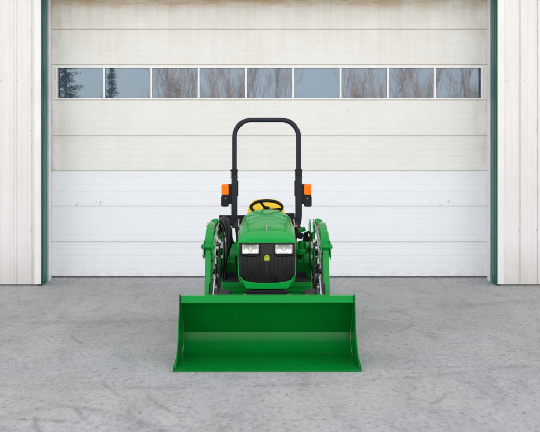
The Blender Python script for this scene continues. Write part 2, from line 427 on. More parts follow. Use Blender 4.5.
# lap seams: a dirty bead along every rib edge
lap = MB(); scr = MB()
for sx in seamsL+seamsR:
    if abs(sx) < 3.56 or abs(sx) > HW-.1: continue
    lap.box(sx-.0245, sx-.0185, -.0145, -.004, .032, TOPZ-.01)
    for k in range(9):
        z = .10+k*.76+(.0 if round(sx/PITCH) % 2 else .0)
        dx = -.038 if k % 2 else .036
        scr.cyl((sx+dx, 0, z), .006, -.006, .001, 'y', 8)
obj('lap_seam', lap, M['rib_lap'], B)
obj('screw_heads', scr, M['screw'], B).__setitem__('kind', 'stuff')
# flat corner trims beside the opening
c = MB(); c.box(XL-.10, XL-.004, -.022, .05, .03, OPZ+.1); obj('corner_trim', c, M['trim_white'], B, .003)
c = MB(); c.box(XR+.004, XR+.10, -.022, .05, .03, OPZ+.1); obj('corner_trim', c, M['trim_white'], B, .003)
c = MB(); c.box(XL-.10, XR+.10, -.024, .05, OPZ, OPZ+.098); obj('header_trim', c, M['teal'], B, .003)
for s, X in ((-1, XL), (1, XR)):
    def bx(x0, x1, *a):
        q = MB(); q.box(*(sorted((X+s*x0, X+s*x1))), *a); return q
    obj('jamb', bx(-.004, .0035, -.026, .30, .012, OPZ), M['teal'], B, .003)
    q = bx(-.012, .03, .02, .028, .014, OPZ-.01); q.box(*sorted((X-s*.011, X+s*.03)), .12, .128, .014, OPZ-.01)
    obj('jamb_fold', q, M['teal'], B, .002)
    obj('door_track', bx(-.010, .05, .302, .365, .012, OPZ), M['jamb_grey'], B, .003)
    obj('jamb_seal', bx(-.018, .05, .367, .525, .03, OPZ), M['jamb_seal'], B, .004)
# footing, other walls, roof
q = MB(); q.box(-HW, XL-.05, .02, .2, -.2, .05); obj('footing', q, M['base'], B)
q = MB(); q.box(XR+.05, HW, .02, .2, -.2, .05); obj('footing', q, M['base'], B)
for s in (-1, 1):
    pts = [(.05, 0)];
    q = MB()
    poly = [(s*HW, .0)]
    for k in range(70):
        y = .1+k*PITCH
        poly += [(s*HW, y), (s*(HW+.018), y+.012), (s*(HW+.018), y+.04), (s*HW, y+.052)]
    poly += [(s*HW, 19.), (s*(HW-.05), 19.), (s*(HW-.05), 0.)]
    q.prism(poly, .03, TOPZ, 'z'); obj('side_wall', q, M['siding'], B, ang=20)
q = MB(); q.box(-HW, HW, 19., 19.05, .03, TOPZ); obj('rear_wall', q, M['siding'], B)
q = MB(); q.prism([(-HW-.4, TOPZ), (0, TOPZ+2.2), (HW+.4, TOPZ), (HW+.4, TOPZ+.08), (0, TOPZ+2.28), (-HW-.4, TOPZ+.08)], -.35, 19.4, 'y')
obj('roof', q, M['roof'], B)
q = MB(); q.prism([(-HW, TOPZ+.002), (HW, TOPZ+.002), (0, TOPZ+2.17)], .0, .05, 'y'); obj('gable', q, M['siding'], B)
# overhead door
ody = DOOR-WALL
OD = empty('overhead_door', (0, 0, 0)); OD.parent = B
DX0, DX1 = XL-.02, XR+.02
PZ0, PH = .082, .5625
def section(z0, z1):
    f = 0.0; h = z1-z0
    pr = [(ody+.05, z0+.001), (ody+.007, z0+.001), (ody+.003, z0+.005), (ody, z0+.011)]
    for k in range(1, 5):
        zc = z0+h*k/5
        pr += [(ody, zc-.008), (ody+.0009, zc-.003), (ody+.0009, zc+.001), (ody-.0003, zc+.006)]
        pr += [(ody, zc+.012)]
    pr += [(ody, z1-.014), (ody-.0025, z1-.010), (ody-.0025, z1-.005), (ody+.006, z1-.001), (ody+.05, z1-.001)]
    mb = MB(); mb.prism(pr, DX0, DX1); return mb
for k in range(9):
    z0 = PZ0+PH*k
    if k == 5: continue
    obj('door_section', section(z0, z0+PH), M['door'], OD, ang=15)
q = MB()
for k in range(1, 9): q.box(DX0, DX1, ody+.03, ody+.052, PZ0+PH*k-.012, PZ0+PH*k+.012)
obj('section_joint', q, M['joint'], OD)
q = MB(); q.box(DX0, DX1, ody-.006, ody+.04, PZ0-.014, PZ0+.008); obj('bottom_seal', q, M['seal'], OD, .004)
# glazed section
zw0 = PZ0+PH*5; wz0, wz1 = zw0+.03, zw0+PH-.045
x0, x1 = -3.386, 3.372; pw = (x1-x0)/9
q = MB()
q.box(DX0, DX1, ody-.002, ody+.05, zw0+.004, wz0); q.box(DX0, DX1, ody-.002, ody+.05, wz1, zw0+PH-.003)
q.box(DX0, x0, ody-.001, ody+.049, wz0, wz1); q.box(x1, DX1, ody-.001, ody+.049, wz0, wz1)
obj('glazed_section', q, M['door'], OD)
q = MB(); t_ = .016
q.box(x0-.03, x1+.03, ody-.012, ody-.003, wz0-.018, wz0+.004); q.box(x0-.03, x1+.03, ody-.012, ody-.003, wz1-.004, wz1+.018)
for k in range(10):
    xc = x0+k*pw; w = t_ if 0 < k < 9 else .012
    q.box(xc-w, xc+w, ody-.014, ody+.045, wz0+.005, wz1-.005)
obj('window_frame', q, M['door_frame'], OD, .003)
for k in range(9):
    q = MB(); q.box(x0+k*pw+.002, x0+(k+1)*pw-.002, ody+.020, ody+.026, wz0, wz1)
    tz = ody+.02; a_, b_ = random.uniform(-.0022, .0022), random.uniform(-.0015, .0015); xm = x0+(k+.5)*pw; zm = (wz0+wz1)/2
    q.v = [(vx, vy+a_*(vx-xm)+b_*(vz-zm), vz) for vx, vy, vz in q.v]; obj('window_pane', q, M['glass'], OD, smooth=False)
q = MB(); q.box(DX0, DX1, ody+.3, ody+.32, wz0-.3, wz1+.3); obj('dark_interior_sheet', q, M['seal'], OD)  # black sheet put in for the dark interior behind the panes

# ------------------------------------------------------------------ tractor
T = empty('compact_tractor', (-.035, 9.2, 0), R(.4), label='small green tractor with a front loader bucket parked before the white overhead door', cat='tractor')
G = M['green']
# ---- bucket
BK_IN = [(-2.0, .010), (-1.75, .016), (-1.43, .024)]
r = .19; cy, cz = -1.43, .024+r
for a in range(5, 90, 5): BK_IN.append((cy+r*math.sin(R(a)), cz-r*math.cos(R(a))))
cr = BK_IN[-1]
BK_IN += [(cr[0]-.012, cr[1]+.012), (-1.535, .55)]
th = .007
out = []
for i, (y, z) in enumerate(BK_IN):
    a = BK_IN[max(0, i-1)]; b = BK_IN[min(len(BK_IN)-1, i+1)]
    d = Vector((b[0]-a[0], b[1]-a[1])).normalized(); out.append((y+d.y*th, z-d.x*th))
BW = .772
q = MB(); q.prism(BK_IN+out[::-1], -BW+.006, BW-.006)
bk = obj('bucket', q, M['bucket'], T, ang=25)
q = MB(); q.prism([(-2.04, .003), (-2.035, .012), (-1.90, .0215), (-1.90, .0155)], -BW-.002, BW+.002)
obj('cutting_edge', q, M['bucket'], bk, .0015)
q = MB(); q.prism([(-1.585, .508), (-1.60, .516), (-1.562, .572), (-1.49, .574), (-1.49, .562), (-1.545, .556), (-1.575, .506)], -BW+.01, BW-.01)
obj('top_lip', q, M['green'], bk, .002)
side = [(-2.03, .004), (-1.955, .04), (-1.85, .085), (-1.74, .17), (-1.67, .32), (-1.62, .47), (-1.605, .585), (-1.575, .59), (-1.50, .565), (-1.40, .47), (-1.27, .34), (-1.225, .2), (-1.26, .09), (-1.36, .03), (-1.52, .004)]
for s in (-1, 1):
    q = MB(); q.prism(side, s*(BW-.004), s*(BW+.005)); sp = obj('side_plate', q, M['bucket'], bk, .002)
    q = MB(); q.prism([(-2.045, .003), (-2.03, .03), (-1.95, .052), (-1.85, .075), (-1.75, .003)], s*(BW+.006), s*(BW+.011)); obj('wear_plate', q, G, sp, .002)
    q = MB(); q.tube(spl([(s*(BW-.010), -1.50, .42), (s*(BW-.010), -1.46, .30), (s*(BW-.010), -1.47, .18), (s*(BW-.010), -1.54, .09)]), .004, 6); obj('weld_bead', q, M['bucket'], sp)
for x in (-.56, -.44, .44, .56):
    q = MB(); q.prism([(-1.21, .08), (-1.10, .10), (-1.08, .22), (-1.12, .42), (-1.26, .48), (-1.375, .44), (-1.29, .36), (-1.235, .22)], x-.006, x+.006)
    obj('mounting_bracket', q, G, bk, .002)
# ---- loader
AX = .565
for s in (-1, 1):
    # upper boom, box section, from the mast pivot forward to the knee
    q = MB()
    up = [(.36, 1.06), (.30, 1.15), (-.10, 1.165), (-.45, 1.150), (-.72, 1.085), (-.86, .985), (-.90, .90), (-.80, .87), (-.70, .96), (-.50, 1.035), (-.1, 1.055), (.25, 1.02)]
    q.prism(up, s*(AX-.038), s*(AX+.038)); arm = obj('loader_arm', q, G, T, .006)
    q = MB()
    lo = [(-.905, .925), (-.93, .80), (-1.155, .20), (-1.17, .12), (-1.11, .10), (-1.06, .20), (-.84, .78), (-.80, .90), (-.85, .945)]
    q.prism(lo, s*(AX-.029), s*(AX+.029)); obj('lower_boom', q, G, arm, .006)
    q = MB(); q.prism([(-.925, .985), (-.945, .90), (-.90, .83), (-.80, .86), (-.76, .97), (-.83, 1.02)], s*(AX-.047), s*(AX-.039)); q.prism([(-.925, .985), (-.945, .90), (-.90, .83), (-.80, .86), (-.76, .97), (-.83, 1.02)], s*(AX+.039), s*(AX+.046))
    obj('knee_plate', q, G, arm, .002)
    q = MB(); q.cyl((s*AX, -.88, .955), .028, -.056, .056, 'x'); q.cyl((s*AX, -.88, .955), .018, -.066, .065, 'x'); obj('knee_pin', q, G, arm, .002)
    q = MB(); q.cyl((s*AX, -.90, .865), .013, -.052, .052, 'x'); obj('stop_pin', q, G, arm, .002)
    q = MB(); q.cyl((s*AX, .22, 1.10), .020, -.062, .062, 'x'); q.cyl((s*(AX+.076), .22, 1.10), .008, -.022, .022, 'x'); q.box(s*(AX+.078)-.004, s*(AX+.078)+.004, .205, .225, 1.075, 1.15); obj('pivot_pin', q, M['zinc'], arm, .0015)
    q = MB(); q.prism([(-.03, 1.155), (-.07, 1.195), (-.16, 1.195), (-.20, 1.155)], s*(AX-.045), s*(AX-.015)); q.cyl((s*(AX-.02), .06, 1.165), .018, -.03, .03, 'x'); q.box(s*AX-.03, s*AX+.03, .12, .26, 1.13, 1.172)
    obj('boom_bracket', q, G, arm, .003)
    # mast
    q = MB()
    ms = [(.34, 1.12), (.24, 1.175), (.12, 1.14), (.02, .85), (-.14, .52), (-.16, .38), (.18, .38), (.24, .60), (.34, .92)]
    q.prism(ms, s*(AX-.100), s*(AX-.088)); q.prism(ms, s*(AX-.058), s*(AX-.046)); q.box(*sorted((s*(AX-.088), s*(AX-.058))), .02, .03, .5, 1.05, rot=(-.12, 0, 0))
    mast = obj('loader_mast', q, G, T, .002)
    # boom cylinder
    def rod(a, b, r, seg=16): w = MB(); w.tube([a, b], r, seg); return w
    cx = s*(AX-.072)
    a, b = Vector((cx, -.10, .60)), Vector((cx, -.74, .93)); mid = a.lerp(b, .62)
    cyl_ = obj('lift_cylinder', rod(a, mid, .027), G, T, .003)
    obj('piston_rod', rod(mid, b, .014), M['chrome'], cyl_)
    q = MB(); q.cyl(tuple(a), .032, -.03, .03, 'x'); q.cyl(tuple(b), .024, -.045, .045, 'x'); obj('cylinder_pin', q, M['zinc'], cyl_, .002)
    # bucket cylinder
    cx = s*(AX-.062)
    a, b = Vector((s*(AX-.070), -.62, .985)), Vector((s*(AX-.052), -1.16, .40)); mid = a.lerp(b, .55)
    cy2 = obj('bucket_cylinder', rod(a, mid, .024), M['black'], T, .003)
    obj('piston_rod', rod(mid, b, .0135), M['chrome'], cy2)
    q = MB(); q.tube([a.lerp(b, .52), a.lerp(b, .575)], .029, 16); q.tube([a.lerp(b, .02), a.lerp(b, .07)], .029, 16); q.tube([a.lerp(b, .24), a.lerp(b, .265)], .027, 16); obj('gland', q, M['zinc'], cy2, .002)
    q = MB(); q.cyl(tuple(b), .024, -.04, .04, 'x'); q.cyl(tuple(b), .013, -.052, .055, 'x'); q.cyl(tuple(a), .022, -.04, .04, 'x'); obj('cylinder_pin', q, M['zinc'], cy2, .002)
    # leveling link
    q = MB(); q.prism([(-1.14, .40), (-1.18, .42), (-1.00, .62), (-.95, .60)], cx-.045, cx-.037); q.prism([(-1.14, .40), (-1.18, .42), (-1.00, .62), (-.95, .60)], cx+.037, cx+.045); obj('bucket_link', q, M['black'], T, .002)
    # steel lines along the boom
    for k, (dx, cm) in enumerate(((-.052, M['zinc']), (-.064, M['zinc']))):
        q = MB(); X = s*(AX+dx)
        q.tube(spl([(X, .20, 1.125+.01*k), (X, -.2, 1.13+.012*k), (X, -.5, 1.09), (X, -.72, .99), (X+s*.004, -.82, .86), (X, -.90, .72)]), .0062, 8)
        ln = obj('hydraulic_line', q, cm, T)
        q = MB(); q.tube([(X, -.865, .775), (X, -.885, .745)], .014, 6); q.tube([(X, -.43, 1.105), (X, -.47, 1.095)], .013, 6); obj('fitting', q, M['zinc'], ln, .001)
    # rubber hoses with crimped ends
    hp = [
        [(s*.515, -.88, .76), (s*.485, -.94, .68), (s*.470, -.90, .60), (s*.492, -.93, .66), (s*.50, -.84, .84)],
        [(s*.505, -.86, .80), (s*.465, -.90, .74), (s*.455, -.96, .63), (s*.49, -1.00, .57)],
        [(s*.530, -.60, .99), (s*.470, -.74, .97), (s*.448, -.84, .84), (s*.470, -.88, .72), (s*.508, -.86, .70)],
    ]
    for k, p in enumerate(hp):
        q = MB(); pp = spl(p, 8); q.tube(pp, .0095, 10); h = obj('hydraulic_hose', q, M['hose'], T)
        q = MB(); q.tube([pp[0], pp[2]], .0135, 10); q.tube([pp[-3], pp[-1]], .0135, 10); obj('hose_crimp', q, M['zinc'], h, .001)
    q = MB(); q.box(*sorted((s*.45, s*.468)), -.36, -.30, .90, .97); q.box(*sorted((s*.44, s*.46)), -.62, -.56, .82, .85); obj('hose_clamp', q, M['zinc'], T, .002)
# big sleeved hose bundle on the tractor's right
q = MB(); bp = spl([(-.485, .20, 1.03), (-.475, .10, 1.16), (-.44, -.02, 1.165), (-.405, -.12, 1.06), (-.398, -.16, .93), (-.425, -.18, .80), (-.445, -.16, .68), (-.435, -.10, .56)], 8)
q.tube(bp, .030, 14, scales=[.8+.55*math.sin(math.pi*min(1, i/40)) for i in range(len(bp))]); hb = obj('hose_sleeve', q, M['hose'], T)
for k in range(3):
    q = MB(); o = .022*(k-1)
    q.tube(spl([(-.50+o, .16, .98), (-.50+o, .02, 1.10+.03*k), (-.46+o*1.4, -.20, 1.09), (-.44+o*1.4, -.26, .90), (-.45+o, -.24, .72), (-.46+o, -.22, .58)]), .010, 8); obj('hydraulic_hose', q, M['hose'], T)
q = MB(); q.tube(spl([(.40, .1, 1.00), (.45, .0, 1.05), (.475, -.06, .97), (.465, -.05, .86)]), .013, 8); obj('hydraulic_hose', q, M['hose'], T)
q = MB(); q.tube(spl([(.47, -.16, .93), (.45, -.22, .80), (.475, -.27, .66), (.49, -.26, .58)]), .012, 8); obj('hydraulic_hose', q, M['hose'], T)

# ---- hood
def hood_z(y):   # crown height along the tractor
    K = [(-.865, .995), (-.855, 1.015), (-.82, 1.045), (-.74, 1.085), (-.60, 1.125), (-.42, 1.163), (-.33, 1.180), (-.15, 1.225), (.1, 1.265), (.26, 1.287), (.32, 1.284)]
    def lin(v):
        for (a, za), (b, zb) in zip(K, K[1:]):
            if v <= b: return za+(zb-za)*(v-a)/(b-a)
        return K[-1][1]
    k = min(.07, max(.0, (y+.85)*.8))
    return sum(lin(y+k*d_)*w_ for d_, w_ in ((-1, .1), (-.6, .2), (-.2, .2), (.2, .2), (.6, .2), (1, .1)))
def lerp(a, b, t): return a+(b-a)*max(0, min(1, t))
def ss(e0, e1, x): t = max(0, min(1, (x-e0)/(e1-e0))); return t*t*(3-2*t)
q = MB(); ys = [-.865, -.858, -.848, -.835, -.82]+[-.80+i*.02 for i in range(57)]; NS = 56; rows = []
for y in ys:
    u = (y+.865)/1.18
    w = lerp(.280, .297, u*2.2)-.010*ss(.5, 1, u); zt = hood_z(y)
    if y < -.84: w -= .006*(1-(y+.865)/.025)
    zs = lerp(.962, 1.02, u*1.1); n = lerp(4.2, 2.85, (u*1.5)); zb = lerp(.59, .70, u*2)
    row = []
    def top(th):
        c, s_ = math.cos(th), math.sin(th)
        x = w*abs(c)**(2/n); z = zs+(zt-zs)*abs(s_)**(2/n); return x, z
    right = [(w*.5, zb), (w*.88, zb+.004), (w*.955, zb+.035), (w*.985, zb+.10), (w, zb+.22), (w, zs-.03)]
    right += [top(math.pi/2*k/NS) for k in range(NS+1)]
    full = [(x, z) for x, z in right] + [(-x, z) for x, z in right[-2::-1]]
    for (x, z) in full:
        if z > zs:
            # centre ridge, step-up of the rear cowl panel and two shallow hollows beside it
            k = ss(-.66, -.5, y)*(1-ss(-.2, .15, y))*(.008*math.exp(-(x/.016)**2))
            arc = -.28 - 1.2*x*x
            k += -.007*ss(arc-.02, arc+.02, y)
            k += -.007*ss(.085, .105, abs(x))*(1-ss(.19, .22, abs(x)))*ss(arc+.06, arc+.09, y)*(1-ss(.0, .05, y))
            z += k*((z-zs)/max(.02, zt-zs))
        row.append((x, y, z))
    rows.append(row)
k = len(rows[0]); vs = [p for r_ in rows for p in r_]
fs = [(i*k+j, i*k+(j+1) % k, (i+1)*k+(j+1) % k, (i+1)*k+j) for i in range(len(rows)-1) for j in range(k)]
fs.append(tuple(range(k))); q.add(vs, fs)
hood = obj('hood', q, M['green_hood'], T, ang=28)
q = MB(); q.box(-.0035, .0035, -.71, -.60, 0, .004)
q = MB(); q.sweep([(0, -.70, 1.100), (0, -.64, 1.124), (0, -.58, 1.142)], [(.005, .006), (-.005, .006), (-.005, -.006), (.005, -.006)], ref=(1, 0, 0)); obj('hood_highlight_strip', q, M['zinc'], hood, .002)  # bright strip modelled in place of the highlight on the hood ridge
# chin below the grille
q = MB(); chin = []
for i in range(13):
    t = -1+2*i/12; chin.append((t*.268, .632-.022*(1-t*t)+.05*abs(t)**8))
for i in range(9):
    t = 1-2*i/8; chin.append((t*.205, .556-.004*(1-t*t)))
q.prism(chin, -.900, -.84, 'y'); obj('hood_chin', q, M['green_hood'], hood, .006)
# narrow green frame strips beside the grille
for s in (-1, 1):
    q = MB(); q.tube(spl([(s*.272, -.865, .985), (s*.277, -.87, .9), (s*.274, -.875, .75), (s*.268, -.88, .66), (s*.245, -.885, .618)]), .0055, 8); obj('grille_frame', q, M['green_hood'], hood)
# grille: bulged panel
q = MB(); NX, NZ = 24, 20; vs = []
for j in range(NZ+1):
    v = j/NZ; z = .612+v*.385
    hw = .270*(1-.10*max(0, 1-v*6)**2)-.004*(1-v)
    for i in range(NX+1):
        t = -1+2*i/NX; zz = z - (.020*(1-t*t))*(1-v)
        vs.append((t*hw, -.875-.022*(1-t**4)-.008*math.sin(math.pi*v), zz))
fs = [(j*(NX+1)+i, j*(NX+1)+i+1, (j+1)*(NX+1)+i+1, (j+1)*(NX+1)+i) for j in range(NZ) for i in range(NX)]
q.add(vs, fs); gr = obj('grille', q, M['grille'], T)
# vertical slots and frame ribs of the grille
q = MB()
for x in (-.235, -.19, -.145, -.105, -.065, -.028, .028, .065, .105, .145, .19, .235):
    zt = .86 if abs(x) > .07 else (.90 if abs(x) > .04 else .885)
    q.tube(spl([(x, -.905+.012*(x/.235)**4, zt), (x*.995, -.908+.012*(x/.235)**4, .76), (x*.985, -.902+.012*(x/.235)**4, .635)], 5), .0045, 6)
obj('grille_rib', q, M['black'], gr)
q = MB()
q.tube(spl([(-.268, -.89, .872), (-.20, -.905, .868), (-.095, -.906, .868), (-.080, -.906, .885), (-.066, -.905, .97)], 5), .006, 8)
q.tube(spl([(.268, -.89, .872), (.20, -.905, .868), (.095, -.906, .868), (.080, -.906, .885), (.066, -.905, .97)], 5), .006, 8)
q.box(-.262, .262, -.905, -.882, .982, .996)
obj('grille_bezel', q, M['black'], gr)
# emblem
q = MB(); q.prism(rprof(.051, .053, .013), -.915, -.900, 'y'); q.v = [(x, y, z+.848) for x, y, z in q.v]; em = obj('emblem', q, M['yellow_plate'], gr, .001)
q = MB(); q.prism(rprof(.044, .046, .010), -.9165, -.914, 'y'); q.v = [(x, y, z+.848) for x, y, z in q.v]; obj('emblem_field', q, M['decal_green'], em)
deer = [(-.021, -.004), (-.014, .001), (-.006, .004), (.003, .003), (.009, .007), (.011, .013), (.007, .019), (.010, .018), (.013, .014), (.014, .019), (.017, .014), (.020, .009), (.015, .008), (.012, .001), (.019, -.006), (.014, -.005), (.008, -.004), (.011, -.012), (.006, -.006), (-.003, -.004), (-.009, -.008), (-.016, -.014), (-.021, -.018), (-.015, -.009), (-.013, -.005)]
q = MB(); q.prism([(x, z+.847) for x, z in deer], -.9185, -.916, 'y'); obj('emblem_deer', q, M['yellow_plate'], em)
# headlights
for s in (-1, 1):
    cxh, czh = s*.160, .937; hw_, hh = .083, .043
    q = MB()
    pr = rprof(hw_*2+.022, hh*2+.022, .014); pin = rprof(hw_*2, hh*2, .010); n_ = len(pr)
    vs = [(cxh+a, -.926, czh+b) for a, b in pr]+[(cxh+a, -.928, czh+b) for a, b in pin]+[(cxh+a, -.900, czh+b) for a, b in pin]+[(cxh+a, -.885, czh+b) for a, b in pr]
    fs = []
    for L in range(3):
        for i in range(n_): fs.append((L*n_+i, L*n_+(i+1) % n_, (L+1)*n_+(i+1) % n_, (L+1)*n_+i))
    for i in range(n_): fs.append((3*n_+i, 3*n_+(i+1) % n_, (i+1) % n_, i))
    q.add(vs, fs); hl = obj('headlight', q, M['black'], T)
    # reflector: stepped facets around the bulb
    q = MB(); vs = []; NXh, NZh = 22, 10
    for j in range(NZh+1):
        for i in range(NXh+1):
            a = -1+2*i/NXh; b = -1+2*j/NZh; rr = min(1, math.hypot(a*1.15, b*.75))
            y = -.903-.017*rr**1.8 + .0016*math.cos(i*math.pi*.5)*min(1, abs(a)*2)
            vs.append((cxh+a*hw_*.995, y, czh+b*hh*.99))
    q.add(vs, [(j*(NXh+1)+i, j*(NXh+1)+i+1, (j+1)*(NXh+1)+i+1, (j+1)*(NXh+1)+i) for j in range(NZh) for i in range(NXh)])
    obj('reflector', q, M['reflector'], hl, ang=10)
    q = MB(); q.lathe([(-.018, .0001), (-.017, .005), (-.010, .007), (0, .007)], (cxh, -.905, czh), 'y', 14); obj('bulb', q, M['bulb'], hl)
    q = MB(); q.prism(rprof(hw_*2-.001, hh*2-.001, .010), -.9285, -.9265, 'y'); q.v = [(x+cxh, y, z+czh) for x, y, z in q.v]; obj('lens', q, M['lens'], hl, smooth=False)
    q = MB(); q.lathe([(-.006, .014), (-.006, .020), (.004, .022)], (cxh, -.905, czh), 'y', 18); obj('bulb_ring', q, M['zinc'], hl)
    q = MB(); q.box(cxh-hw_*.5, cxh+hw_*.5, -.926, -.925, czh-.004, czh-.0015); obj('reflector_edge', q, M['zinc'], hl)

# ---- chassis, axle, wheels
q = MB(); q.box(-.17, .17, -.95, .6, .34, .54); q.box(-.20, .20, -.96, -.90, .40, .545); q.box(-.24, .24, .55, .95, .36, .66)
obj('chassis', q, M['black'], T, .01)
q = MB(); q.box(-.46, .46, -.30, -.24, .36, .545); q.box(-.47, .47, -.315, -.30, .50, .512); q.box(-.47, .47, -.31, -.30, .455, .465)
obj('loader_crossmember', q, G, T, .005)
q = MB(); q.box(-.34, .34, -.68, -.56, .24, .32); q.box(-.07, .07, -.72, -.5, .2, .36); obj('front_axle', q, G, T, .01)
q = MB(); q.cyl((0, .75, .42), .07, -.42, .42, 'x'); obj('rear_axle', q, G, T, .01)
for s in (-1, 1):
    q = MB(); q.cyl((s*.205, -.965, .475), .012, -.02, .02, 'x', 10); q.box(*sorted((s*.19, s*.235)), -.98, -.94, .40, .51); obj('tow_lug', q, M['zinc'], T, .003)
def wheel(x, y, rad, w, rimr, name, lugs):
    q = MB(); h = w/2; sg = rad-rimr
    q.lathe([(-h*.8, rimr), (-h*.98, rimr+sg*.35), (-h, rimr+sg*.65), (-h*.88, rad-.025), (-h*.5, rad-.012), (0, rad-.008), (h*.5, rad-.012), (h*.88, rad-.025), (h, rimr+sg*.65), (h*.98, rimr+sg*.35), (h*.8, rimr)], (x, y, rad), 'x', 48)
    for i in range(lugs):
        a = 2*math.pi*i/lugs
        for sd in (-1, 1):
            aa = a+(math.pi/lugs if sd > 0 else 0); pts = []
            for (u, da) in ((.04, .0), (.5, .10), (1.0, .16)):
                for (dr, dw) in ((-.02, -.028), (.004, -.018), (.004, .018), (-.02, .028)):
                    rr = rad-.004+dr-(.02*u*u); an = aa+da*1.2+dw/rad
                    pts.append((x+sd*u*h*.97, y+rr*math.cos(an), rad+rr*math.sin(an)))
            q.add(pts, [(0,1,5,4),(1,2,6,5),(2,3,7,6),(4,5,9,8),(5,6,10,9),(6,7,11,10),(0,3,2,1),(8,9,10,11)])
    wh = empty(name, (0, 0, 0)); wh.parent = T
    obj('tyre', q, M['dusty_rubber'], wh, ang=40)
    q = MB(); q.lathe([(-h*.8, rimr+.002), (-h*.75, rimr-.012), (-h*.2, rimr-.03), (-h*.15, .06), (-h*.3, .055), (-h*.3, .0001)], (x, y, rad), 'x', 40); q.lathe([(h*.8, rimr+.002), (h*.75, rimr-.012), (h*.2, rimr-.03), (h*.15, .06), (h*.3, .055), (h*.3, .0001)], (x, y, rad), 'x', 40)
    obj('rim', q, M['yellow'], wh)
for s in (-1, 1):
    wheel(s*.455, -.62, .262, .20, .14, 'front_wheel', 15)
    wheel(s*.525, .75, .41, .27, .21, 'rear_wheel', 18)
# ---- platform, fenders
q = MB(); q.box(-.46, .46, -.24, .34, .51, .545); obj('foot_platform', q, G, T, .006)
for s in (-1, 1):
    q = MB(); q.box(*sorted((s*.29, s*.445)), -.22, .22, .547, .560); q.box(*sorted((s*.29, s*.43)), .18, .20, .56, .60)
    for k in range(6): q.box(*sorted((s*.30, s*.435)), -.20+k*.065, -.19+k*.065, .56, .565)
    obj('floor_mat', q, M['mat'], T, .004)
    # fender: sheet arched over the rear tyre, its front coming down to the platform
    arc = [(.27, .555), (.275, .62), (.265, .70)]
    for a in range(168, 10, -8): arc.append((.75+.485*math.cos(R(a)), .44+.46*math.sin(R(a))))
    o2 = [(y+.01*(1 if y < .75 else -1)*(.4), z-.008) for y, z in arc]
    q = MB(); q.prism(arc+o2[::-1], s*.285, s*.60); fe = obj('fender', q, G, T, ang=40)
    q = MB(); ins = [(.27, .555)]+arc[2:]+[(1.1, .55)]
    q.prism(ins, s*.285, s*.293); obj('fender_side', q, G, fe)
    q = MB(); q.sweep([(s*.295, .262, .66), (s*.44, .262, .66)], rprof(.012, .012, .004), ref=(0, 0, 1)); q.box(*sorted((s*.33, s*.345)), .255, .27, .57, .80); q.box(*sorted((s*.40, s*.412)), .255, .27, .57, .80); obj('fender_rib', q, G, fe, .003)
# control console (tractor's left): green guard with a black grip console
q = MB()
gp = spl([(.295, .20, .865), (.31, .15, .835), (.37, .11, .822), (.43, .12, .835), (.475, .18, .875)], 6)
q.sweep(gp, rprof(.055, .02, .006), ref=(0, 0, 1)); obj('console_guard', q, G, T)
q = MB(); q.lathe([(0, .0001), (.0, .045), (.09, .04), (.10, .0001)], (.385, .2, .85), 'z', 18); obj('filler_neck', q, G, T, .004)
q = MB(); q.box(.30, .385, .20, .235, .745, .80); obj('latch_plate', q, M['black'], T, .004)
q = MB(); q.box(.30, .40, .28, .44, .96, 1.03, rot=(0, .25, 0)); q.box(.31, .35, .22, .30, .97, 1.07); q.lathe([(0, .03), (.05, .024), (.06, .0001)], (.43, .26, .98), 'z', 12); q.box(.40, .47, .25, .30, .93, .99, rot=(0, .3, 0)); cs = obj('control_console', q, M['black'], T, .008)
q = MB(); q.tube(spl([(.325, .24, 1.03), (.322, .23, 1.07), (.318, .22, 1.10)]), .011, 8); st = obj('loader_joystick', q, M['black'], T)
q = MB(); q.box(.300, .338, .20, .24, 1.088, 1.112); obj('joystick_cap', q, M['orange'], st, .008)
q = MB(); q.prism([(.34, 1.06), (.42, 1.085), (.44, 1.04), (.34, 1.02)], .36, .44, 'y'); obj('fender_shoulder', q, G, T, .004)
q = MB(); q.cyl((.288, .34, 1.05), .012, -.02, .02, 'x', 12); obj('throttle_knob', q, M['red'], T, .003)
# gear lever on the right-hand fender
q = MB(); q.lathe([(0, .035), (.03, .022), (.07, .008)], (-.385, .34, .90), 'z', 16); bt = obj('lever_boot', q, M['black'], T)
q = MB(); q.tube(spl([(-.385, .34, .95), (-.387, .36, 1.03), (-.39, .40, 1.10)]), .007, 8); lv = obj('gear_lever', q, M['zinc'], T)
q = MB(); q.lathe([(0, .0001), (.006, .014), (.03, .018), (.045, .0001)], (-.39, .40, 1.095), 'z', 14); obj('lever_knob', q, M['black'], lv)
q = MB(); q.box(-.345, -.31, .20, .25, .73, .775); q.box(-.335, -.322, .20, .22, .56, .73); obj('brake_pedal', q, M['black'], T, .004)

# ---- dash, wheel, seat
q = MB(); q.prism([(.28, .55), (.28, 1.235), (.42, 1.245), (.50, 1.20), (.46, .55)], -.17, .17); obj('dashboard', q, M['black'], T, .02)
q = MB(); q.tube([(0, .42, 1.15), (0, .505, 1.275)], .022, 12); obj('steering_column', q, M['black'], T)
swc = Vector((0, .52, 1.298)); rt = Matrix.Rotation(R(-26), 3, 'X')
q = MB(); q.tube([swc+rt @ Vector((.175*math.cos(a), .175*math.sin(a), 0)) for a in [2*math.pi*i/48 for i in range(48)]], .0165, 12, closed=True, ref=tuple(rt @ Vector((0, 0, 1)))); sw = obj('steering_wheel', q, M['black'], T)
q = MB()
for a in (122, 12, 245):
    d = Vector((math.cos(R(a)), math.sin(R(a)), 0)); q.sweep([swc+rt @ (Vector((0, 0, -.03))), swc+rt @ (d*.09+Vector((0, 0, -.018))), swc+rt @ (d*.172)], rprof(.030, .012, .004), ref=tuple(rt @ Vector((-d.y, d.x, 0))))
obj('spoke', q, M['black'], sw)
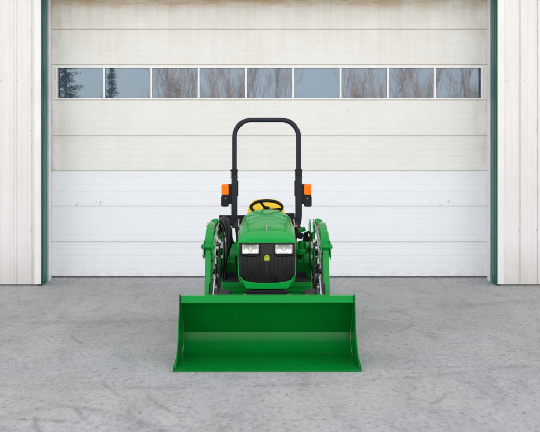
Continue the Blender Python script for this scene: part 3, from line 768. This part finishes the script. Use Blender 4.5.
q = MB(); q.lathe([(-.03, .0001), (-.03, .035), (-.005, .04), (0, .0001)], (0, 0, 0), 'z', 20); q.v = [tuple(swc+rt @ Vector(v)) for v in q.v]; obj('wheel_hub', q, M['black'], sw)
# seat
st = empty('seat', (0, 0, 0)); st.parent = T
def cushion(cx, cy, cz, w, d, h, n=3.2, taper=0, lean=0):
    mb = MB(); vs = []; A, Bn = 20, 40
    for i in range(A+1):
        ph = -math.pi/2+math.pi*i/A
        for j in range(Bn):
            th_ = 2*math.pi*j/Bn
            def pw_(v, e): return math.copysign(abs(v)**e, v)
            e = 2/n
            X = pw_(math.cos(ph), e)*pw_(math.cos(th_), e)*w; Y = pw_(math.cos(ph), e)*pw_(math.sin(th_), e)*d; Z = pw_(math.sin(ph), e)*h
            X *= 1-taper*(Z/h)
            vs.append((cx+X, cy+Y+lean*Z+.06*(X/w)**2*(-1), cz+Z))
    return mb.add(vs, [(i*Bn+j, i*Bn+(j+1) % Bn, (i+1)*Bn+(j+1) % Bn, (i+1)*Bn+j) for i in range(A) for j in range(Bn)])
obj('backrest', cushion(-.005, .84, 1.19, .218, .055, .195, 3.4, .07, .12), M['yellow'], st)
obj('cushion', cushion(-.005, .64, .93, .22, .22, .06, 3.4), M['yellow'], st)
q = MB(); q.box(-.15, .15, .5, .82, .66, .87); obj('seat_base', q, M['black'], st, .01)
# ---- roll bar
RX = .376; ry = .93; pr = rprof(.060, .056, .014)
hoop = [(-RX, ry, 1.66), (-RX, ry, 2.08)]
cr_ = .20
for a in range(0, 91, 9): hoop.append((-RX+cr_-cr_*math.cos(R(a)), ry, 2.11+cr_*math.sin(R(a))))
hoop += [(-x, y, z) for x, y, z in hoop[::-1]]
q = MB(); q.sweep(hoop, pr); rb = obj('roll_bar', q, M['navy'], T, ang=50)
for s in (-1, 1):
    q = MB(); q.sweep(spl([(s*RX, ry, 1.68), (s*RX, ry, 1.40), (s*RX, ry, 1.20), (s*(RX-.012), ry, 1.10), (s*(RX-.045), ry-.01, 1.03), (s*(RX-.06), ry-.02, .85), (s*(RX-.06), ry-.02, .62)], 5), rprof(.066, .074, .010)); po = obj('roll_bar_post', q, M['navy'], rb, ang=50)
    q = MB(); q.box(s*RX-.038, s*RX+.038, ry-.040, ry+.040, 1.655, 1.735); hg = obj('hinge_bracket', q, M['black'], rb, .004)
    q = MB(); q.cyl((s*RX, ry-.01, 1.715), .009, -.047, .045, 'x', 12); q.cyl((s*RX, ry-.01, 1.64), .007, -.042, .044, 'x', 12); q.cyl((s*RX-.02, ry-.043, 1.69), .007, -.006, .0, 'y', 8); obj('hinge_pin', q, M['black'], hg, .001)
    q = MB(); q.box(*sorted((s*(RX+.036), s*(RX+.072))), ry-.01, ry+.02, 1.325, 1.56); q.box(*sorted((s*(RX-.036), s*(RX-.048))), ry-.02, ry+.03, 1.42, 1.60); lb = obj('lamp_bracket', q, M['black'], rb, .003)
    cxl = s*(RX+.106)
    q = MB(); q.prism(rprof(.083, .125, .016), ry-.035, ry+.01, 'y'); q.v = [(x+cxl, y, z+1.497) for x, y, z in q.v]; wl = obj('warning_light', q, M['amber'], T, .006)
    q = MB(); q.prism(rprof(.080, .122, .016), ry+.011, ry+.03, 'y'); q.v = [(x+cxl, y, z+1.497) for x, y, z in q.v]; obj('lamp_housing', q, M['black'], wl, .003)
    q = MB()
    for zz in (1.545, 1.45): q.cyl((cxl, ry-.036, zz), .005, -.003, .001, 'y', 8)
    obj('lens_screw', q, M['zinc'], wl)
    q = MB(); q.prism(rprof(.088, .128, .018), ry-.03, ry+.015, 'y'); q.v = [(x+cxl+s*.002, y, z+1.358) for x, y, z in q.v]; q.box(cxl-.042, cxl+.042, ry-.02, ry+.01, 1.40, 1.436); tl = obj('tail_lamp', q, M['black'], T, .006)
    q = MB(); q.prism(rprof(.078, .118, .016), ry+.016, ry+.024, 'y'); q.v = [(x+cxl+s*.002, y, z+1.358) for x, y, z in q.v]; obj('lens', q, M['red'], tl, .002)
    q = MB(); q.cyl((cxl, ry-.031, 1.39), .005, -.003, .001, 'y', 8); obj('lens_screw', q, M['zinc'], tl)
# rear cross frame behind the seat
q = MB(); q.box(-.555, -.24, 1.05, 1.09, 1.155, 1.19); q.box(-.50, -.475, 1.05, 1.08, .92, 1.16); q.box(-.56, -.535, 1.04, 1.09, 1.11, 1.19)
obj('rear_crossbar', q, M['black'], T, .004)
q = MB(); q.box(-.392, -.352, .955, 1.055, 1.12, 1.16); obj('crossbar_bracket', q, M['black'], T, .003)
q = MB(); q.box(.325, .365, .955, 1.03, 1.08, 1.12); obj('guard_bracket', q, M['black'], T, .003)
q = MB(); q.box(-.50, -.25, 1.06, 1.10, 1.035, 1.153); q.box(.20, .335, 1.02, 1.10, 1.03, 1.215); q.prism([(.335, 1.17), (.42, 1.03), (.335, 1.03)], 1.03, 1.06, 'y'); obj('rear_guard', q, M['brown'], T, .005)
# front silver trims beside the hood rear
q = MB(); q.tube(spl([(-.285, -.1, 1.10), (-.30, .1, 1.13), (-.305, .28, 1.17)]), .008, 8); q.tube(spl([(.285, -.1, 1.10), (.30, .1, 1.13), (.295, .28, 1.17)]), .008, 8); obj('hood_hinge_rod', q, M['zinc'], T)

# ------------------------------------------------------------------ trees behind the viewpoint (seen mirrored in the door glass)
def bare_tree(h, seed):
    rnd = random.Random(seed); tr = MB(); cr = MB()
    def branch(mb, p, d, L, r, lev):
        pts = [p]; q = p.copy(); dd = d.copy(); n = 4
        for i in range(n):
            dd = (dd+Vector((rnd.uniform(-.16, .16), rnd.uniform(-.16, .16), rnd.uniform(.0, .2)))).normalized()
            q = q+dd*(L/n); pts.append(q.copy())
        mb.tube(pts, r, 3 if lev > 1 else 7, ref=(1, .2, 0), scales=[1-.6*i/n for i in range(n+1)])
        if lev >= 4: return
        k = {0: 8, 1: 6, 2: 5, 3: 4}[lev]
        for j in range(k):
            t = rnd.uniform(.25, 1) if lev else rnd.uniform(.22, 1)
            i = min(n-1, int(t*n)); b = pts[i].lerp(pts[i+1], t*n-i)
            ang = rnd.uniform(0, 6.28); sp = rnd.uniform(.25, .6)
            ax = (pts[i+1]-pts[i]).normalized(); side_ = ax.cross(Vector((math.cos(ang), math.sin(ang), .3))).normalized()
            nd = (ax*math.cos(sp)+side_*math.sin(sp)+Vector((0, 0, .25))).normalized()
            branch(tr if lev < 0 else cr, b, nd, L*rnd.uniform(.45, .68), max(.006, r*.36), lev+1)
    branch(tr, Vector((0, 0, 0)), Vector((0, 0, 1)), h*.66, h*.010, 0)
    return tr, cr
protos = []
for i, h in enumerate((7.3, 6.5, 7.7)):
    t, c = bare_tree(h, 20+i); protos.append((t, c, h))
spots = [  # image x of the reflection -> sideways place, distance behind the camera, size
    (-5.75, -19, 1, 1.0, 'third window from the left, at its left'), (-5.0, -20, 0, 1.02, 'third window from the left, at its middle'), (-3.1, -20, 2, 1.0, 'fourth window from the left'),
    (-1.6, -19.5, 0, 1.05, 'line between the fourth and fifth windows'), (.25, -20, 2, 1.0, 'fifth window from the left'), (4.3, -20, 0, .97, 'seventh window from the left, at its left'),
    (5.6, -20.5, 1, 1.08, 'seventh window from the left, at its right'), (7.3, -19.5, 2, .98, 'second window from the right, at its left'), (8.7, -20, 0, 1.06, 'second window from the right, at its right'), (10.3, -20, 0, 1.04, 'rightmost window of the door')]
first = {}
for i, (x, y, k, sc, where) in enumerate(spots):
    lab = 'bare brownish leafless tree mirrored in the '+where
    if k not in first:
        e = empty('bare_tree', (x, y, 0)); tr = obj('trunk', protos[k][0], M['bark'], e); cr2 = obj('crown', protos[k][1], M['bark'], e, smooth=False); first[k] = (e, tr, cr2)
    else:
        e0, tr0, cr0 = first[k]; e = e0.copy(); COL.objects.link(e)
        for ch in (tr0, cr0): c_ = ch.copy(); COL.objects.link(c_); c_.parent = e
        e.location = (x, y, 0)
    e.rotation_euler = (0, 0, i*1.3); e.scale = (sc, sc, sc)
    props(e, label=lab, cat='tree', group='bare trees mirrored in the door windows')
def conifer(h, w, seed):
    rnd = random.Random(seed); tr = MB(); cr = MB()
    tr.tube([(0, 0, 0), (0, 0, h*.5), (0, 0, h)], h*.017, 8, ref=(1, 0, 0), scales=[1, .6, .08])
    z = h*.10
    while z < h*.99:
        u = (z-h*.1)/(h*.9); L = w*(1-u)**.85*rnd.uniform(.75, 1.15)+.05
        for j in range(rnd.randint(5, 7)):
            a = rnd.uniform(0, 6.28); d = Vector((math.cos(a), math.sin(a), rnd.uniform(-.15, .2))); l2 = L*rnd.uniform(.6, 1.15)
            b0 = Vector((0, 0, z)); tr.tube([b0, b0+d*l2*.9], .012, 3)
            for q_ in range(int(14+l2*46)):
                t = rnd.uniform(.15, 1); p = b0+d*l2*t+Vector((rnd.gauss(0, .07), rnd.gauss(0, .07), rnd.gauss(-.05, .06)))
                v1 = Vector((rnd.gauss(0, 1), rnd.gauss(0, 1), rnd.gauss(-.2, .6))).normalized()*rnd.uniform(.06, .13); v2 = v1.cross(Vector((rnd.gauss(0, 1), rnd.gauss(0, 1), rnd.gauss(0, 1)))).normalized()*.022
                cr.add([p-v2, p+v2, p+v1], [(0, 1, 2)])
        z += rnd.uniform(.13, .22)
    return tr, cr
for (x, y, h, w, sd, lab) in ((-11.15, -20, 9.4, 2.3, 3, 'tall dark evergreen mirrored in the leftmost window of the door'), (-8.75, -20, 8.2, 1.25, 5, 'slim dark evergreen mirrored at the left edge of the second window from the left')):
    tr, cr = conifer(h, w, sd); e = empty('conifer_tree', (x, y, 0), label=lab, cat='tree', group='evergreens mirrored in the door windows')
    obj('trunk', tr, M['trunk'], e); obj('crown', cr, M['conifer'], e, smooth=False)

# ------------------------------------------------------------------ light
EL, ROT = R(21), R(0)
W = bpy.data.worlds.new('World'); S.world = W; W.use_nodes = True; nt = W.node_tree; nt.nodes.clear()
sky = nt.nodes.new('ShaderNodeTexSky'); sky.sky_type = 'NISHITA'; sky.sun_disc = False; sky.sun_elevation = EL; sky.sun_rotation = ROT
sky.air_density = 1.0; sky.dust_density = 1.5; sky.ozone_density = 1.0
hs = nt.nodes.new('ShaderNodeHueSaturation'); hs.inputs['Saturation'].default_value = .25
bg = nt.nodes.new('ShaderNodeBackground'); bg.inputs[1].default_value = .15
ow = nt.nodes.new('ShaderNodeOutputWorld')
nt.links.new(sky.outputs[0], hs.inputs['Color']); mx = nt.nodes.new('ShaderNodeMix'); mx.data_type = 'RGBA'; mx.blend_type = 'MULTIPLY'; mx.inputs[0].default_value = 1; mx.inputs[7].default_value = (1.0, .978, .958, 1)
nt.links.new(hs.outputs[0], mx.inputs[6]); nt.links.new(mx.outputs[2], bg.inputs[0]); nt.links.new(bg.outputs[0], ow.inputs[0])
L = bpy.data.lights.new('sun', 'SUN'); L.energy = 3.5; L.angle = R(.5); L.color = (1, .93, .84)
lo = bpy.data.objects.new('sun', L); COL.objects.link(lo); lo.location = (0, 40, 20)
d = Vector((0, -math.cos(EL), -math.sin(EL))); lo.rotation_euler = d.to_track_quat('-Z', 'Y').to_euler()

cam = bpy.data.cameras.new('camera'); co = bpy.data.objects.new('camera', cam); COL.objects.link(co)
co.location = (0, 0, 1.56); co.rotation_euler = (R(90), 0, 0)
cam.sensor_fit = 'HORIZONTAL'; cam.sensor_width = 36; cam.lens = 57.6; cam.shift_y = -32/540; cam.clip_end = 1000; cam.clip_start = .1
S.camera = co
S.view_settings.view_transform = 'Standard'; S.view_settings.look = 'None'; S.view_settings.gamma = 1; S.view_settings.use_curve_mapping = False
S.view_settings.exposure = 1.82
S.render.engine = 'CYCLES'
